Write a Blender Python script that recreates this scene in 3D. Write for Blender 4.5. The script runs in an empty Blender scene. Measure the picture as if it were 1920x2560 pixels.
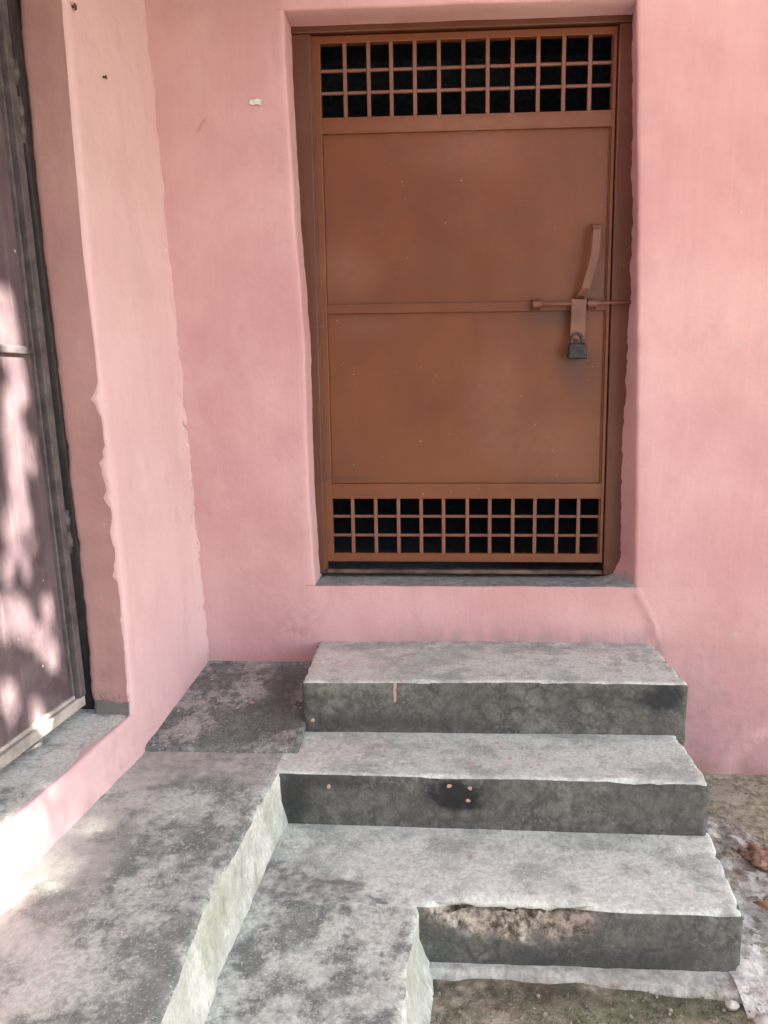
import bpy, bmesh, math, random
from mathutils import Vector, Matrix, noise

# ------------------------------------------------------------------ scene, camera, light
SC = bpy.context.scene
COL = SC.collection
ZG = 1.365                      # ground is z = 0; the numbers below are heights relative to the lens

cam_d = bpy.data.cameras.new("camera")
cam = bpy.data.objects.new("camera", cam_d)
COL.objects.link(cam)
right = Vector((0.99842, 0.05560, -0.00843))
down = Vector((0.00067, -0.16174, -0.98683))
fwd = Vector((-0.05624, 0.98527, -0.16152))
M = Matrix.Identity(4)
for i in range(3):
    M[i][0] = right[i]; M[i][1] = -down[i]; M[i][2] = -fwd[i]
M.translation = Vector((0, -2.6, ZG))
cam.matrix_world = M
cam_d.lens = 36 * 1915 / 2560
cam_d.sensor_width = 36
cam_d.sensor_fit = 'AUTO'
cam_d.clip_start = 0.05
cam_d.clip_end = 400
SC.camera = cam

SUN = Vector((0.72, -0.16, 0.67)).normalized()      # direction towards the sun
world = bpy.data.worlds.new("World")
SC.world = world
world.use_nodes = True
wn = world.node_tree.nodes
wl = world.node_tree.links
sky = wn.new('ShaderNodeTexSky')
sky.sky_type = 'NISHITA'
sky.sun_disc = False
sky.sun_elevation = math.asin(SUN.z)
sky.sun_rotation = math.atan2(SUN.x, SUN.y)
sky.dust_density = 2.0
sky.air_density = 1.0
sky.ozone_density = 1.0
hz = wn.new('ShaderNodeHueSaturation')
hz.inputs['Saturation'].default_value = 0.62       # a milky, hazy sky
wl.new(sky.outputs['Color'], hz.inputs['Color'])
wl.new(hz.outputs['Color'], wn['Background'].inputs['Color'])
wn['Background'].inputs['Strength'].default_value = 0.09

sun_d = bpy.data.lights.new("sun", 'SUN')
sun_d.energy = 4.9
sun_d.angle = math.radians(0.48)
sun_d.color = (1.0, 0.93, 0.82)
sun = bpy.data.objects.new("sun", sun_d)
COL.objects.link(sun)
sun.location = (8, -6, 9)
sun.rotation_euler = SUN.to_track_quat('Z', 'Y').to_euler()

SC.view_settings.view_transform = 'Standard'
SC.view_settings.look = 'None'
SC.view_settings.gamma = 1
SC.view_settings.exposure = 3.03
SC.cycles.max_bounces = 8
SC.cycles.diffuse_bounces = 5
SC.cycles.use_denoising = True

random.seed(7)

# ------------------------------------------------------------------ object helpers
def empty(name, x, y, z):
    o = bpy.data.objects.new(name, None)
    o.empty_display_size = 0.1
    o.location = (x, y, z + ZG)
    COL.objects.link(o)
    return o

def wloc(o):
    return o.location.copy() if o.parent is None else o.location + wloc(o.parent)

def obj(name, bm, mats, parent=None, smooth=True):
    """one mesh object; its origin is put at the middle of its base"""
    if not isinstance(mats, (list, tuple)):
        mats = [mats]
    vs = [v.co for v in bm.verts]
    lo = Vector((min(v.x for v in vs), min(v.y for v in vs), min(v.z for v in vs)))
    hi = Vector((max(v.x for v in vs), max(v.y for v in vs), max(v.z for v in vs)))
    org = Vector(((lo.x + hi.x) / 2, (lo.y + hi.y) / 2, lo.z))
    for v in bm.verts:
        v.co -= org
    for f in bm.faces:
        f.smooth = smooth
    me = bpy.data.meshes.new(name)
    bm.to_mesh(me)
    bm.free()
    for m in mats:
        me.materials.append(m)
    o = bpy.data.objects.new(name, me)
    COL.objects.link(o)
    loc = org + Vector((0, 0, ZG))
    if parent is not None:
        o.parent = parent
        loc = loc - wloc(parent)
    o.location = loc
    return o

def tag(o, label=None, cat=None, group=None, kind=None):
    if label: o['label'] = label
    if cat: o['category'] = cat
    if group: o['group'] = group
    if kind: o['kind'] = kind
    return o

def fbm(p, sc, oct=3):
    s = 0; a = 1; t = 0
    q = p * sc
    for _ in range(oct):
        s += a * noise.noise(q); t += a
        a *= 0.5; q = q * 2.03 + Vector((3.1, 1.7, 5.3))
    return s / t

def lerp(a, b, t): return a + (b - a) * t

def table(pts):
    """piecewise linear function from [(key, value), ...]"""
    pts = sorted(pts)
    def f(k):
        if k <= pts[0][0]: return pts[0][1]
        for (k0, v0), (k1, v1) in zip(pts, pts[1:]):
            if k <= k1:
                return lerp(v0, v1, (k - k0) / (k1 - k0))
        return pts[-1][1]
    return f

def patch(bm, fn, us, vs, mat=0, flip=False):
    rows = [[bm.verts.new(fn(u, v)) for u in us] for v in vs]
    for j in range(len(vs) - 1):
        for i in range(len(us) - 1):
            q = [rows[j][i], rows[j][i + 1], rows[j + 1][i + 1], rows[j + 1][i]]
            if flip: q.reverse()
            f = bm.faces.new(q)
            f.material_index = mat
    return rows

def span(a, b, step):
    n = max(1, int(math.ceil(abs(b - a) / step)))
    return [a + (b - a) * i / n for i in range(n + 1)]

def rough_box(x0, x1, y0, y1, z0, z1, r=0.012, step=0.014, fn=None, mat_of=None, far=0.06):
    """a finely divided box with rounded edges, then bent and roughened by fn(p, n)"""
    bm = bmesh.new()
    X = span(x0, x1, step); Y = span(y0, y1, step); Z = span(z0, z1, step)
    cache = {}
    def vert(p):
        k = (round(p[0], 5), round(p[1], 5), round(p[2], 5))
        if k not in cache:
            c = Vector((min(max(p[0], x0 + r), x1 - r), min(max(p[1], y0 + r), y1 - r), min(max(p[2], z0 + r), z1 - r)))
            n = Vector(p) - c
            if n.length > 1e-9:
                n.normalize()
            q = c + n * r
            if fn: q = fn(q, n)
            cache[k] = bm.verts.new(q)
        return cache[k]
    def side(A, B, mk, flip, idx):
        for i in range(len(A) - 1):
            for j in range(len(B) - 1):
                q = [vert(mk(A[i], B[j])), vert(mk(A[i + 1], B[j])), vert(mk(A[i + 1], B[j + 1])), vert(mk(A[i], B[j + 1]))]
                if flip: q.reverse()
                if len(set(q)) == 4:
                    f = bm.faces.new(q); f.material_index = idx
    m = mat_of or {}
    side(X, Y, lambda a, b: (a, b, z1), False, m.get('top', 0))
    side(X, Y, lambda a, b: (a, b, z0), True, m.get('bottom', 0))
    side(X, Z, lambda a, b: (a, y0, b), False, m.get('front', 0))
    side(X, Z, lambda a, b: (a, y1, b), True, m.get('back', 0))
    side(Y, Z, lambda a, b: (x1, a, b), False, m.get('right', 0))
    side(Y, Z, lambda a, b: (x0, a, b), True, m.get('left', 0))
    return bm

def box(bm, x0, x1, y0, y1, z0, z1, bev=0.0015, fn=None, seg=2):
    """bevelled box added to bm"""
    t = bmesh.new()
    bmesh.ops.create_cube(t, size=1)
    for v in t.verts:
        v.co = Vector((lerp(x0, x1, v.co.x + .5), lerp(y0, y1, v.co.y + .5), lerp(z0, z1, v.co.z + .5)))
    if bev:
        bmesh.ops.bevel(t, geom=t.edges[:], offset=bev, segments=seg, affect='EDGES', profile=0.5)
    if fn:
        for v in t.verts: v.co = fn(v.co)
    join(bm, t)

def join(bm, t):
    mp = {}
    for v in t.verts: mp[v] = bm.verts.new(v.co)
    for f in t.faces:
        g = bm.faces.new([mp[v] for v in f.verts]); g.material_index = f.material_index
    t.free()

def tube(bm, pts, r, n=10, cap=True):
    """round bar through pts; r is a radius or a list"""
    pts = [Vector(p) for p in pts]
    rs = r if isinstance(r, (list, tuple)) else [r] * len(pts)
    rings = []
    up = None
    for i, p in enumerate(pts):
        d = (pts[min(i + 1, len(pts) - 1)] - pts[max(i - 1, 0)]).normalized()
        if up is None:
            up = d.orthogonal().normalized()
        up = (up - d * up.dot(d)).normalized()
        sd = d.cross(up)
        rings.append([bm.verts.new(p + (up * math.cos(a) + sd * math.sin(a)) * rs[i]) for a in [2 * math.pi * k / n for k in range(n)]])
    for a, b in zip(rings, rings[1:]):
        for k in range(n):
            bm.faces.new([a[k], a[(k + 1) % n], b[(k + 1) % n], b[k]])
    if cap:
        bm.faces.new(list(reversed(rings[0]))); bm.faces.new(rings[-1])

def strip(bm, pts, w, th, wdir):
    """flat bar: rectangular section w x th swept through pts, wdir = width direction"""
    pts = [Vector(p) for p in pts]
    rings = []
    for i, p in enumerate(pts):
        d = (pts[min(i + 1, len(pts) - 1)] - pts[max(i - 1, 0)]).normalized()
        a = Vector(wdir); a = (a - d * a.dot(d)).normalized()
        b = d.cross(a)
        ww = w[i] if isinstance(w, (list, tuple)) else w
        rings.append([bm.verts.new(p + a * sx * ww / 2 + b * sy * th / 2) for sx, sy in ((-1, -1), (1, -1), (1, 1), (-1, 1))])
    for a, b in zip(rings, rings[1:]):
        for k in range(4):
            bm.faces.new([a[k], a[(k + 1) % 4], b[(k + 1) % 4], b[k]])
    bm.faces.new(list(reversed(rings[0]))); bm.faces.new(rings[-1])

def blob(bm, c, rx, ry, rz, seed, rough=0.25, sub=3):
    t = bmesh.new()
    bmesh.ops.create_icosphere(t, subdivisions=sub, radius=1)
    for v in t.verts:
        n = v.co.copy()
        k = 1 + rough * fbm(n + Vector((seed * 3.7, seed, 0)), 1.6, 3)
        v.co = Vector((c[0] + n.x * rx * k, c[1] + n.y * ry * k, c[2] + n.z * rz * k))
    join(bm, t)

# ------------------------------------------------------------------ material helpers
class NT:
    def __init__(s, name, rough=0.8, spec=0.3):
        s.m = bpy.data.materials.new(name); s.m.use_nodes = True
        s.n = s.m.node_tree.nodes; s.l = s.m.node_tree.links
        s.b = s.n['Principled BSDF']
        s.b.inputs['Roughness'].default_value = rough
        s.b.inputs['Specular IOR Level'].default_value = spec
        g = s.n.new('ShaderNodeNewGeometry')
        add = s.n.new('ShaderNodeVectorMath'); add.operation = 'ADD'
        add.inputs[1].default_value = (0, 0, -ZG)
        s.l.new(g.outputs['Position'], add.inputs[0])
        s.P = add.outputs[0]
        s.geo = g
    def put(s, sock, v):
        if isinstance(v, bpy.types.NodeSocket): s.l.new(v, sock)
        elif isinstance(v, (int, float)):
            sock.default_value = v
        else:
            v = tuple(v)
            sock.default_value = v + (1,) if len(v) == 3 and len(sock.default_value) == 4 else v
    def noise(s, scale, detail=4, rough=0.55, vec=None, dist=0.0):
        n = s.n.new('ShaderNodeTexNoise')
        n.inputs['Scale'].default_value = scale; n.inputs['Detail'].default_value = detail
        n.inputs['Roughness'].default_value = rough; n.inputs['Distortion'].default_value = dist
        s.l.new(vec or s.P, n.inputs['Vector'])
        return n.outputs['Fac']
    def voro(s, scale, feature='F1', vec=None, out='Distance', rnd=1.0):
        n = s.n.new('ShaderNodeTexVoronoi'); n.feature = feature
        n.inputs['Scale'].default_value = scale; n.inputs['Randomness'].default_value = rnd
        s.l.new(vec or s.P, n.inputs['Vector'])
        return n.outputs[out]
    def rng(s, v, a, b, c=0.0, d=1.0, smooth=True):
        n = s.n.new('ShaderNodeMapRange')
        if smooth: n.interpolation_type = 'SMOOTHSTEP'
        s.put(n.inputs['Value'], v)
        n.inputs['From Min'].default_value = a; n.inputs['From Max'].default_value = b
        n.inputs['To Min'].default_value = c; n.inputs['To Max'].default_value = d
        return n.outputs['Result']
    def math(s, op, a, b=0.0):
        n = s.n.new('ShaderNodeMath'); n.operation = op
        s.put(n.inputs[0], a); s.put(n.inputs[1], b)
        return n.outputs[0]
    def mix(s, fac, a, b, mode='MIX'):
        n = s.n.new('ShaderNodeMix'); n.data_type = 'RGBA'; n.blend_type = mode
        s.put(n.inputs['Factor'], fac); s.put(n.inputs['A'] if False else n.inputs[6], a); s.put(n.inputs[7], b)
        return n.outputs[2]
    def scaled(s, sx, sy, sz, off=(0, 0, 0)):
        n = s.n.new('ShaderNodeVectorMath'); n.operation = 'MULTIPLY_ADD'
        s.l.new(s.P, n.inputs[0]); n.inputs[1].default_value = (sx, sy, sz); n.inputs[2].default_value = off
        return n.outputs[0]
    def stain(s, c, r, soft=0.5, wob=0.5, wscale=18):
        """1 inside an ellipsoid-shaped stain with a wobbly soft border"""
        k = s.scaled(1 / r[0], 1 / r[1], 1 / r[2], (-c[0] / r[0], -c[1] / r[1], -c[2] / r[2]))
        n = s.n.new('ShaderNodeVectorMath'); n.operation = 'LENGTH'
        s.l.new(k, n.inputs[0])
        d = s.math('ADD', n.outputs['Value'], s.math('MULTIPLY', s.math('SUBTRACT', s.noise(wscale, 3), 0.5), wob * 2))
        return s.rng(d, 1 - soft, 1 + soft * .3, 1.0, 0.0)
    def warp(s, amt, sc):
        n = s.n.new('ShaderNodeTexNoise'); n.inputs['Scale'].default_value = sc; n.inputs['Detail'].default_value = 4
        s.l.new(s.P, n.inputs['Vector'])
        v = s.n.new('ShaderNodeVectorMath'); v.operation = 'MULTIPLY_ADD'
        s.l.new(n.outputs['Color'], v.inputs[0]); v.inputs[1].default_value = (amt,) * 3; s.l.new(s.P, v.inputs[2])
        return v.outputs[0]
    def axis(s, i):
        n = s.n.new('ShaderNodeSeparateXYZ'); s.l.new(s.P, n.inputs[0])
        return n.outputs[i]
    def done(s, color, bumps=(), rough=None):
        s.put(s.b.inputs['Base Color'], color)
        if rough is not None: s.put(s.b.inputs['Roughness'], rough)
        prev = None
        for h, st, di in bumps:
            n = s.n.new('ShaderNodeBump')
            n.inputs['Strength'].default_value = st; n.inputs['Distance'].default_value = di
            s.put(n.inputs['Height'], h)
            if prev is not None: s.l.new(prev, n.inputs['Normal'])
            prev = n.outputs['Normal']
        if prev is not None: s.l.new(prev, s.b.inputs['Normal'])
        return s.m

def pink_plaster(name, a, b, grime=True, extra=None):
    t = NT(name, 0.85, 0.2)
    big = t.rng(t.noise(2.2, 4, 0.5), 0.32, 0.68)
    col = t.mix(big, a, b)
    md = t.rng(t.noise(6.5, 5, 0.6, t.scaled(1, 1, .7, (9, 4, 2))), .50, .68)       # uneven second coat
    col = t.mix(t.math('MULTIPLY', md, .30), col, [c * .86 for c in a])
    ml = t.rng(t.noise(4.2, 4, 0.55, t.scaled(1, 1, .8, (1, 8, 6))), .54, .70)
    col = t.mix(t.math('MULTIPLY', ml, .32), col, (b[0] * 1.05, b[1] * 1.12, b[2] * 1.06))
    runs = t.noise(1.0, 3, 0.6, t.scaled(22, 22, 1.6))              # vertical brush marks and runs
    col = t.mix(t.rng(runs, 0.52, 0.75, 0, 0.13), col, [c * 0.82 for c in a])
    runs2 = t.noise(1.0, 3, 0.6, t.scaled(60, 60, 2.5, (4, 1, 7)))
    col = t.mix(t.rng(runs2, 0.45, 0.8, 0, 0.08), col, [min(1, c * 1.25 + .03) for c in b])
    sc = t.noise(9, 6, 0.65)
    col = t.mix(t.rng(sc, 0.58, 0.72, 0, 0.16), col, (0.36, 0.20, 0.18))
    if grime:   # grime and scuffs low on the wall
        z = t.axis(2)
        low = t.math('MULTIPLY', t.rng(z, -1.30, -0.72, 1, 0), t.rng(t.noise(14, 5, 0.65), 0.45, 0.7))
        col = t.mix(t.math('MULTIPLY', low, 0.35), col, (0.26, 0.18, 0.17))
        spl = t.math('MULTIPLY', t.rng(z, -1.36, -1.24, 1, 0), t.rng(t.noise(5, 3), 0.3, 0.55))
        col = t.mix(t.math('MULTIPLY', spl, 0.6), col, (0.24, 0.13, 0.11))
    # chips down to grey cement
    chip = t.math('MULTIPLY', t.rng(t.noise(38, 3, 0.5), 0.70, 0.74), t.rng(t.noise(3.3, 2), 0.55, 0.62))
    col = t.mix(chip, col, (0.42, 0.40, 0.38))
    if extra: col = extra(t, col)
    wv = t.voro(2.6, 'DISTANCE_TO_EDGE', t.warp(.12, 3))
    hc = t.math('MULTIPLY', t.rng(wv, 0.0, .006, 1, 0), t.rng(t.noise(1.6, 2), .55, .60))
    col = t.mix(t.math('MULTIPLY', hc, .05), col, (.22, .12, .11))
    return t.done(col, [(t.noise(7, 4, 0.55), 0.5, 0.014), (t.noise(70, 5, 0.6), 0.25, 0.004),
                        (runs, 0.07, 0.006)])

def wall_extra(t, col):
    # dirty streaks above the top step, smoke-grey scuffs beside the lowest part of the jamb
    z = t.axis(2)
    band = t.math('MULTIPLY', t.rng(z, -0.90, -0.80, 1, 0), t.rng(t.noise(1, 4, .6, t.scaled(18, 18, 6)), 0.35, 0.62))
    band = t.math('MULTIPLY', band, t.rng(t.axis(0), -0.2, 0.1))
    band = t.math('MULTIPLY', band, t.rng(t.axis(0), 0.80, 0.84, 1, 0))
    col = t.mix(t.math('MULTIPLY', band, 0.55), col, (0.27, 0.24, 0.23))
    s1 = t.math('MULTIPLY', t.stain((-0.46, 0, -0.83), (0.11, .2, 0.10), 0.9, 0.9, 14), t.rng(t.noise(28, 5, .7), .42, .62))
    col = t.mix(t.math('MULTIPLY', s1, 0.4), col, (0.26, 0.15, 0.15))
    s2 = t.stain((0.69, 0.05, -0.67), (0.035, .1, 0.03), 0.8, 0.6, 30)
    col = t.mix(t.math('MULTIPLY', s2, 0.6), col, (0.25, 0.24, 0.24))
    # a scratched cross in the paint
    for dx, w in ((0.0, 0.02), (0.006, 0.012)):
        k = t.math('SUBTRACT', t.math('MULTIPLY', t.math('ADD', t.axis(0), 0.725 + dx), 1.3), t.math('SUBTRACT', z, 0.835))
        sc = t.math('MULTIPLY', t.rng(t.math('ABSOLUTE', k), 0.0, 0.006, 1, 0), t.stain((-.725, 0, .835), (.028, .3, .03), .4, .2))
        col = t.mix(t.math('MULTIPLY', sc, 0.5), col, (0.30, 0.15, 0.14))
    return col

M_PINK = pink_plaster("pink_plaster", (0.50, 0.290, 0.300), (0.575, 0.368, 0.376), True, wall_extra)
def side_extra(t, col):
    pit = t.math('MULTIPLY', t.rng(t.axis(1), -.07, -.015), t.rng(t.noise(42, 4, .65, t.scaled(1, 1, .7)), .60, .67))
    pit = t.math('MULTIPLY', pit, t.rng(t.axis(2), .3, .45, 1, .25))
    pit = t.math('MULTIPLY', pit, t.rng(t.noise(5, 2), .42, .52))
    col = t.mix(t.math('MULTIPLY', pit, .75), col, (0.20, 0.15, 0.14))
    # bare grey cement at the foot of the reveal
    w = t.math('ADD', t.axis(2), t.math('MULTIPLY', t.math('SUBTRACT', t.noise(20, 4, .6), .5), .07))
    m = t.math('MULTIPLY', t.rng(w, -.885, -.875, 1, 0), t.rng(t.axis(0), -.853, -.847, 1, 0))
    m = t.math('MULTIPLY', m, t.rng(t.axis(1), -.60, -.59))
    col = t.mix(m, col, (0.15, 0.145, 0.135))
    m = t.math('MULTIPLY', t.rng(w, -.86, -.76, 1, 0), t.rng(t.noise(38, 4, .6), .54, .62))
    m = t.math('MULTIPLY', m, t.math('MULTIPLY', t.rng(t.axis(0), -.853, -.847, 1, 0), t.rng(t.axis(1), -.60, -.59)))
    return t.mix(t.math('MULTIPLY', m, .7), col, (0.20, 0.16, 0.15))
M_PINK_SHADE = pink_plaster("pink_plaster_shade", (0.34, 0.195, 0.185), (0.42, 0.25, 0.235), True, side_extra)  # same pink plaster, darkened: the reveal's shade is painted into the colour
M_PINK_SIDE = pink_plaster("pink_plaster_side", (0.575, 0.388, 0.40), (0.615, 0.43, 0.44), True, side_extra)

def concrete(name, dark, mid, light, worn=0.5, scale=1.0, cracks=0.0, extra=None, tint=None, speck=True):
    t = NT(name, 0.9, 0.2)
    n1 = t.noise(5.0 * scale, 6, 0.62)
    n2 = t.noise(22 * scale, 6, 0.68)
    n3 = t.noise(90, 4, 0.6)
    col = t.mix(t.rng(n2, 0.36, 0.64), dark, mid)
    w = t.math('ADD', t.math('MULTIPLY', n1, 0.65), t.math('MULTIPLY', n2, 0.35))
    col = t.mix(t.rng(w, 0.70 - 0.4 * worn, 0.82 - 0.4 * worn), col, light)
    fl = t.math('MULTIPLY', t.rng(t.noise(60 * scale, 5, .72, t.scaled(1, .5, 1)), .52, .60), t.rng(n1, .40, .62))       # flakes of pale laitance
    col = t.mix(t.math('MULTIPLY', fl, .8), col, light)
    dk = t.math('MULTIPLY', t.rng(t.noise(48 * scale, 4, .7, t.scaled(1, 1, 1, (5, 2, 8))), .60, .68), t.rng(t.noise(4, 3), .45, .6))
    col = t.mix(t.math('MULTIPLY', dk, .6), col, [c * 0.55 for c in dark])
    col = t.mix(t.rng(n3, 0.38, 0.60, 0.32, 0), col, [c * 0.6 for c in dark])
    col = t.mix(t.rng(t.noise(170, 3), 0.56, 0.70, 0, 0.5 if speck else 0.18), col, [min(1, c * 1.3) for c in light])
    if tint: col = tint(t, col)
    bumps = [(n2, 0.5, 0.012), (n3, 0.4, 0.005), (t.noise(260, 3), 0.3, 0.002)]
    if cracks:
        v = t.voro(19, 'DISTANCE_TO_EDGE', t.warp(.05, 16))
        cr = t.math('MULTIPLY', t.rng(v, 0.0, 0.16, 1, 0), t.rng(t.noise(6, 4), 0.42, 0.6))
        col = t.mix(t.math('MULTIPLY', cr, cracks), col, [c * 0.5 for c in dark])
    if speck:
        v = t.voro(30, 'F1', t.scaled(1, 1, 1, (3, 7, 1)))
        sp = t.math('MULTIPLY', t.rng(v, 0.13, 0.20, 1, 0), t.rng(t.noise(12, 2), 0.56, 0.60))
        col = t.mix(t.math('MULTIPLY', sp, 0.75), col, (0.50, 0.46, 0.43))
        v = t.voro(13, 'F1', t.scaled(1, 1, 1, (13, 2, 5)))
        sp = t.math('MULTIPLY', t.rng(v, 0.07, 0.11, 1, 0), t.rng(t.noise(5, 2), 0.50, 0.55))
        col = t.mix(t.math('MULTIPLY', sp, 0.85), col, (0.56, 0.31, 0.28))    # drips of the pink wall paint
    if extra: col = extra(t, col)
    return t.done(col, bumps)

def tread_tint(t, col):
    # pink dust and paint near the left end and along the wall
    a = t.stain((-0.30, -0.20, -0.90), (0.22, 0.22, 0.10), 0.9, 0.7, 14)
    a = t.math('MULTIPLY', a, t.rng(t.noise(30, 4, .7), 0.40, 0.6))
    col = t.mix(t.math('MULTIPLY', a, 0.7), col, (0.54, 0.43, 0.405))
    b = t.math('MULTIPLY', t.rng(t.axis(1), -0.16, -0.02), t.rng(t.noise(16, 5, .65), 0.38, 0.6))
    col = t.mix(t.math('MULTIPLY', b, 0.5), col, (0.15, 0.15, 0.15))
    c = t.stain((-0.28, -0.48, -1.05), (0.24, 0.16, 0.05), 0.9, 0.6, 12)
    c = t.math('MULTIPLY', c, t.rng(t.noise(30, 4, .7), 0.42, 0.62))
    col = t.mix(t.math('MULTIPLY', c, 0.5), col, (0.40, 0.31, 0.28))
    d = t.stain((0.68, -0.14, -0.89), (0.16, 0.15, 0.06), 0.8, 0.7, 16)
    d = t.math('MULTIPLY', d, t.rng(t.noise(20, 4, .7), 0.45, 0.6))
    col = t.mix(t.math('MULTIPLY', d, 0.5), col, (0.17, 0.17, 0.17))
    # the lowest tread runs into the darker landing along a slanting, ragged line
    ln = t.math('ADD', t.math('ADD', t.axis(1), .815), t.math('MULTIPLY', t.math('ADD', t.axis(0), .39), .45))
    ln = t.math('ADD', ln, t.math('MULTIPLY', t.math('SUBTRACT', t.noise(12, 5, .65), .5), .22))
    m = t.math('MULTIPLY', t.rng(ln, -.035, .02, 1, 0), t.rng(t.axis(0), -.03, .02, 1, 0))
    dk = t.mix(t.rng(t.noise(24, 6, .68), .38, .64), (0.19, 0.198, 0.19), (0.45, 0.46, 0.43))
    return t.mix(m, col, dk)

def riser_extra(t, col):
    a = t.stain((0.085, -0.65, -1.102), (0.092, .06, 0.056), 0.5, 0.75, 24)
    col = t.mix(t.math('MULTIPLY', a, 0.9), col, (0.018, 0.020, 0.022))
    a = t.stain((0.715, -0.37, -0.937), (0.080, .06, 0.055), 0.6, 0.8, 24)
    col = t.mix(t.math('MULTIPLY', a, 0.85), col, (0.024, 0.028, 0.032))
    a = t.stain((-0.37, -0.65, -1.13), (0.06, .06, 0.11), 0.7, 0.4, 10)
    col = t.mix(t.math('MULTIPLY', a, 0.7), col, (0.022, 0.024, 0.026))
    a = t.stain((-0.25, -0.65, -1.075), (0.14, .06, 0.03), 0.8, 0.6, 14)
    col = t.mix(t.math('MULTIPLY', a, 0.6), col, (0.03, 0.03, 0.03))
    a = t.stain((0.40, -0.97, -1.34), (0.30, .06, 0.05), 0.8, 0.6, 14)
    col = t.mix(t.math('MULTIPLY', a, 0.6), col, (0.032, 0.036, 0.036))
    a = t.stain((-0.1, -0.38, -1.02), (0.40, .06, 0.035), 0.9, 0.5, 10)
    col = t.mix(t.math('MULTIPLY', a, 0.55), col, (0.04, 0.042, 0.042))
    # one run of pink paint, three pink drops
    dx = t.math('ABSOLUTE', t.math('ADD', t.math('ADD', t.axis(0), 0.098), t.math('MULTIPLY', t.math('SUBTRACT', t.noise(45, 2), .5), .010)))
    a = t.math('MULTIPLY', t.rng(dx, .0028, .0048, 1, 0), t.math('MULTIPLY', t.rng(t.axis(2), -.957, -.950), t.rng(t.axis(1), -.5, -.45)))
    col = t.mix(a, col, (0.42, 0.29, 0.26))
    for c in ((0.062, -1.079), (0.118, -1.083), (0.112, -1.120), (-0.352, -1.016), (-0.27, -1.09)):
        a = t.stain((c[0], -0.65 if c[1] < -1.05 else -.38, c[1]), (0.0065, .06, 0.0055), 0.2, 1.0, 110)
        col = t.mix(a, col, (0.50, 0.30, 0.26))
    # broken, stony patch in the front of the lowest step
    a = t.stain((0.205, -0.96, -1.225), (0.225, .10, 0.068), 0.25, 0.38, 20)
    st = t.mix(t.rng(t.noise(34, 5, .7), 0.35, 0.65), (0.06, 0.048, 0.034), (0.46, 0.42, 0.345))
    return t.mix(a, col, st)

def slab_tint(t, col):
    # shadow beside the top step, painted into the corner slab's colour
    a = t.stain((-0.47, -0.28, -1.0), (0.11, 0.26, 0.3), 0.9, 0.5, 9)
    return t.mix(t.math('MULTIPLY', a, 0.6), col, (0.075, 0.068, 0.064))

def walk_tint(t, col):
    a = t.math('MULTIPLY', t.rng(t.axis(0), -0.74, -0.66, 1, 0), t.rng(t.noise(9, 4, .6), 0.3, 0.55))
    col = t.mix(t.math('MULTIPLY', a, 0.6), col, (0.50, 0.495, 0.46))
    b = t.math('MULTIPLY', t.rng(t.axis(1), -0.78, -0.62), t.rng(t.noise(9, 4, .6), 0.3, 0.55))
    col = t.mix(t.math('MULTIPLY', b, 0.75), col, t.mix(t.rng(t.noise(34, 5, .7), .35, .65), (.27, .27, .25), (0.44, 0.43, 0.40)))
    # fine lengthwise broom scratches
    sc = t.noise(1, 2, .5, t.scaled(120, 5, 5))
    return t.mix(t.rng(sc, 0.64, 0.74, 0, 0.30), col, (0.40, 0.39, 0.38))

def green_tint(t, col):
    g = t.rng(t.noise(5, 4, .6), 0.45, 0.65)
    col = t.mix(t.math('MULTIPLY', g, 0.5), col, (0.27, 0.30, 0.19))
    k = t.rng(t.noise(1, 3, .6, t.scaled(10, 30, 10)), 0.55, 0.7)
    return t.mix(t.math('MULTIPLY', k, 0.35), col, (0.17, 0.165, 0.14))

M_TREAD = concrete("concrete_tread", (0.36, 0.392, 0.36), (0.50, 0.54, 0.495), (0.635, 0.67, 0.615), 0.66, .8, 0, None, tread_tint)
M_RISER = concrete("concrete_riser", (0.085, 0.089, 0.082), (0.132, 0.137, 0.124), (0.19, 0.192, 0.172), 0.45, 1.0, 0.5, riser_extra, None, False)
M_WALK = concrete("concrete_walk", (0.180, 0.197, 0.183), (0.260, 0.284, 0.262), (0.52, 0.553, 0.505), 0.60, .9, 0, None, walk_tint)
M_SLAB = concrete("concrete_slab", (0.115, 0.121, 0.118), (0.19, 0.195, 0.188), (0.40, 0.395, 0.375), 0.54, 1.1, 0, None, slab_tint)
M_LAND = concrete("concrete_landing", (0.182, 0.199, 0.186), (0.287, 0.311, 0.288), (0.575, 0.61, 0.553), 0.66, 1.0)
M_SIDE = concrete("cement_render", (0.42, 0.435, 0.39), (0.53, 0.545, 0.495), (0.64, 0.65, 0.60), 0.6, 0.8, 0, None, green_tint, False)
M_FLOOR = concrete("concrete_floor", (0.21, 0.217, 0.207), (0.38, 0.385, 0.365), (0.60, 0.60, 0.56), 0.66, 1.0)
M_SILL = concrete("sill_cement", (0.25, 0.26, 0.255), (0.36, 0.37, 0.36), (0.45, 0.46, 0.44), 0.5, 1.5, 0, None, None, False)
def foot_tint(t, col):
    m = t.math('MULTIPLY', t.rng(t.noise(12, 6, .7), .42, .60), t.rng(t.axis(1), -.975, -1.03))
    return t.mix(t.math('MULTIPLY', m, .8), col, t.mix(t.rng(t.noise(60, 4, .7), .35, .65), (0.14, 0.125, 0.09), (0.36, 0.33, 0.26)))
M_WHITECEM = concrete("pale_cement", (0.34, 0.35, 0.325), (0.47, 0.48, 0.445), (0.60, 0.605, 0.565), 0.6, 1.2, 0.3, None, foot_tint, False)

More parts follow.
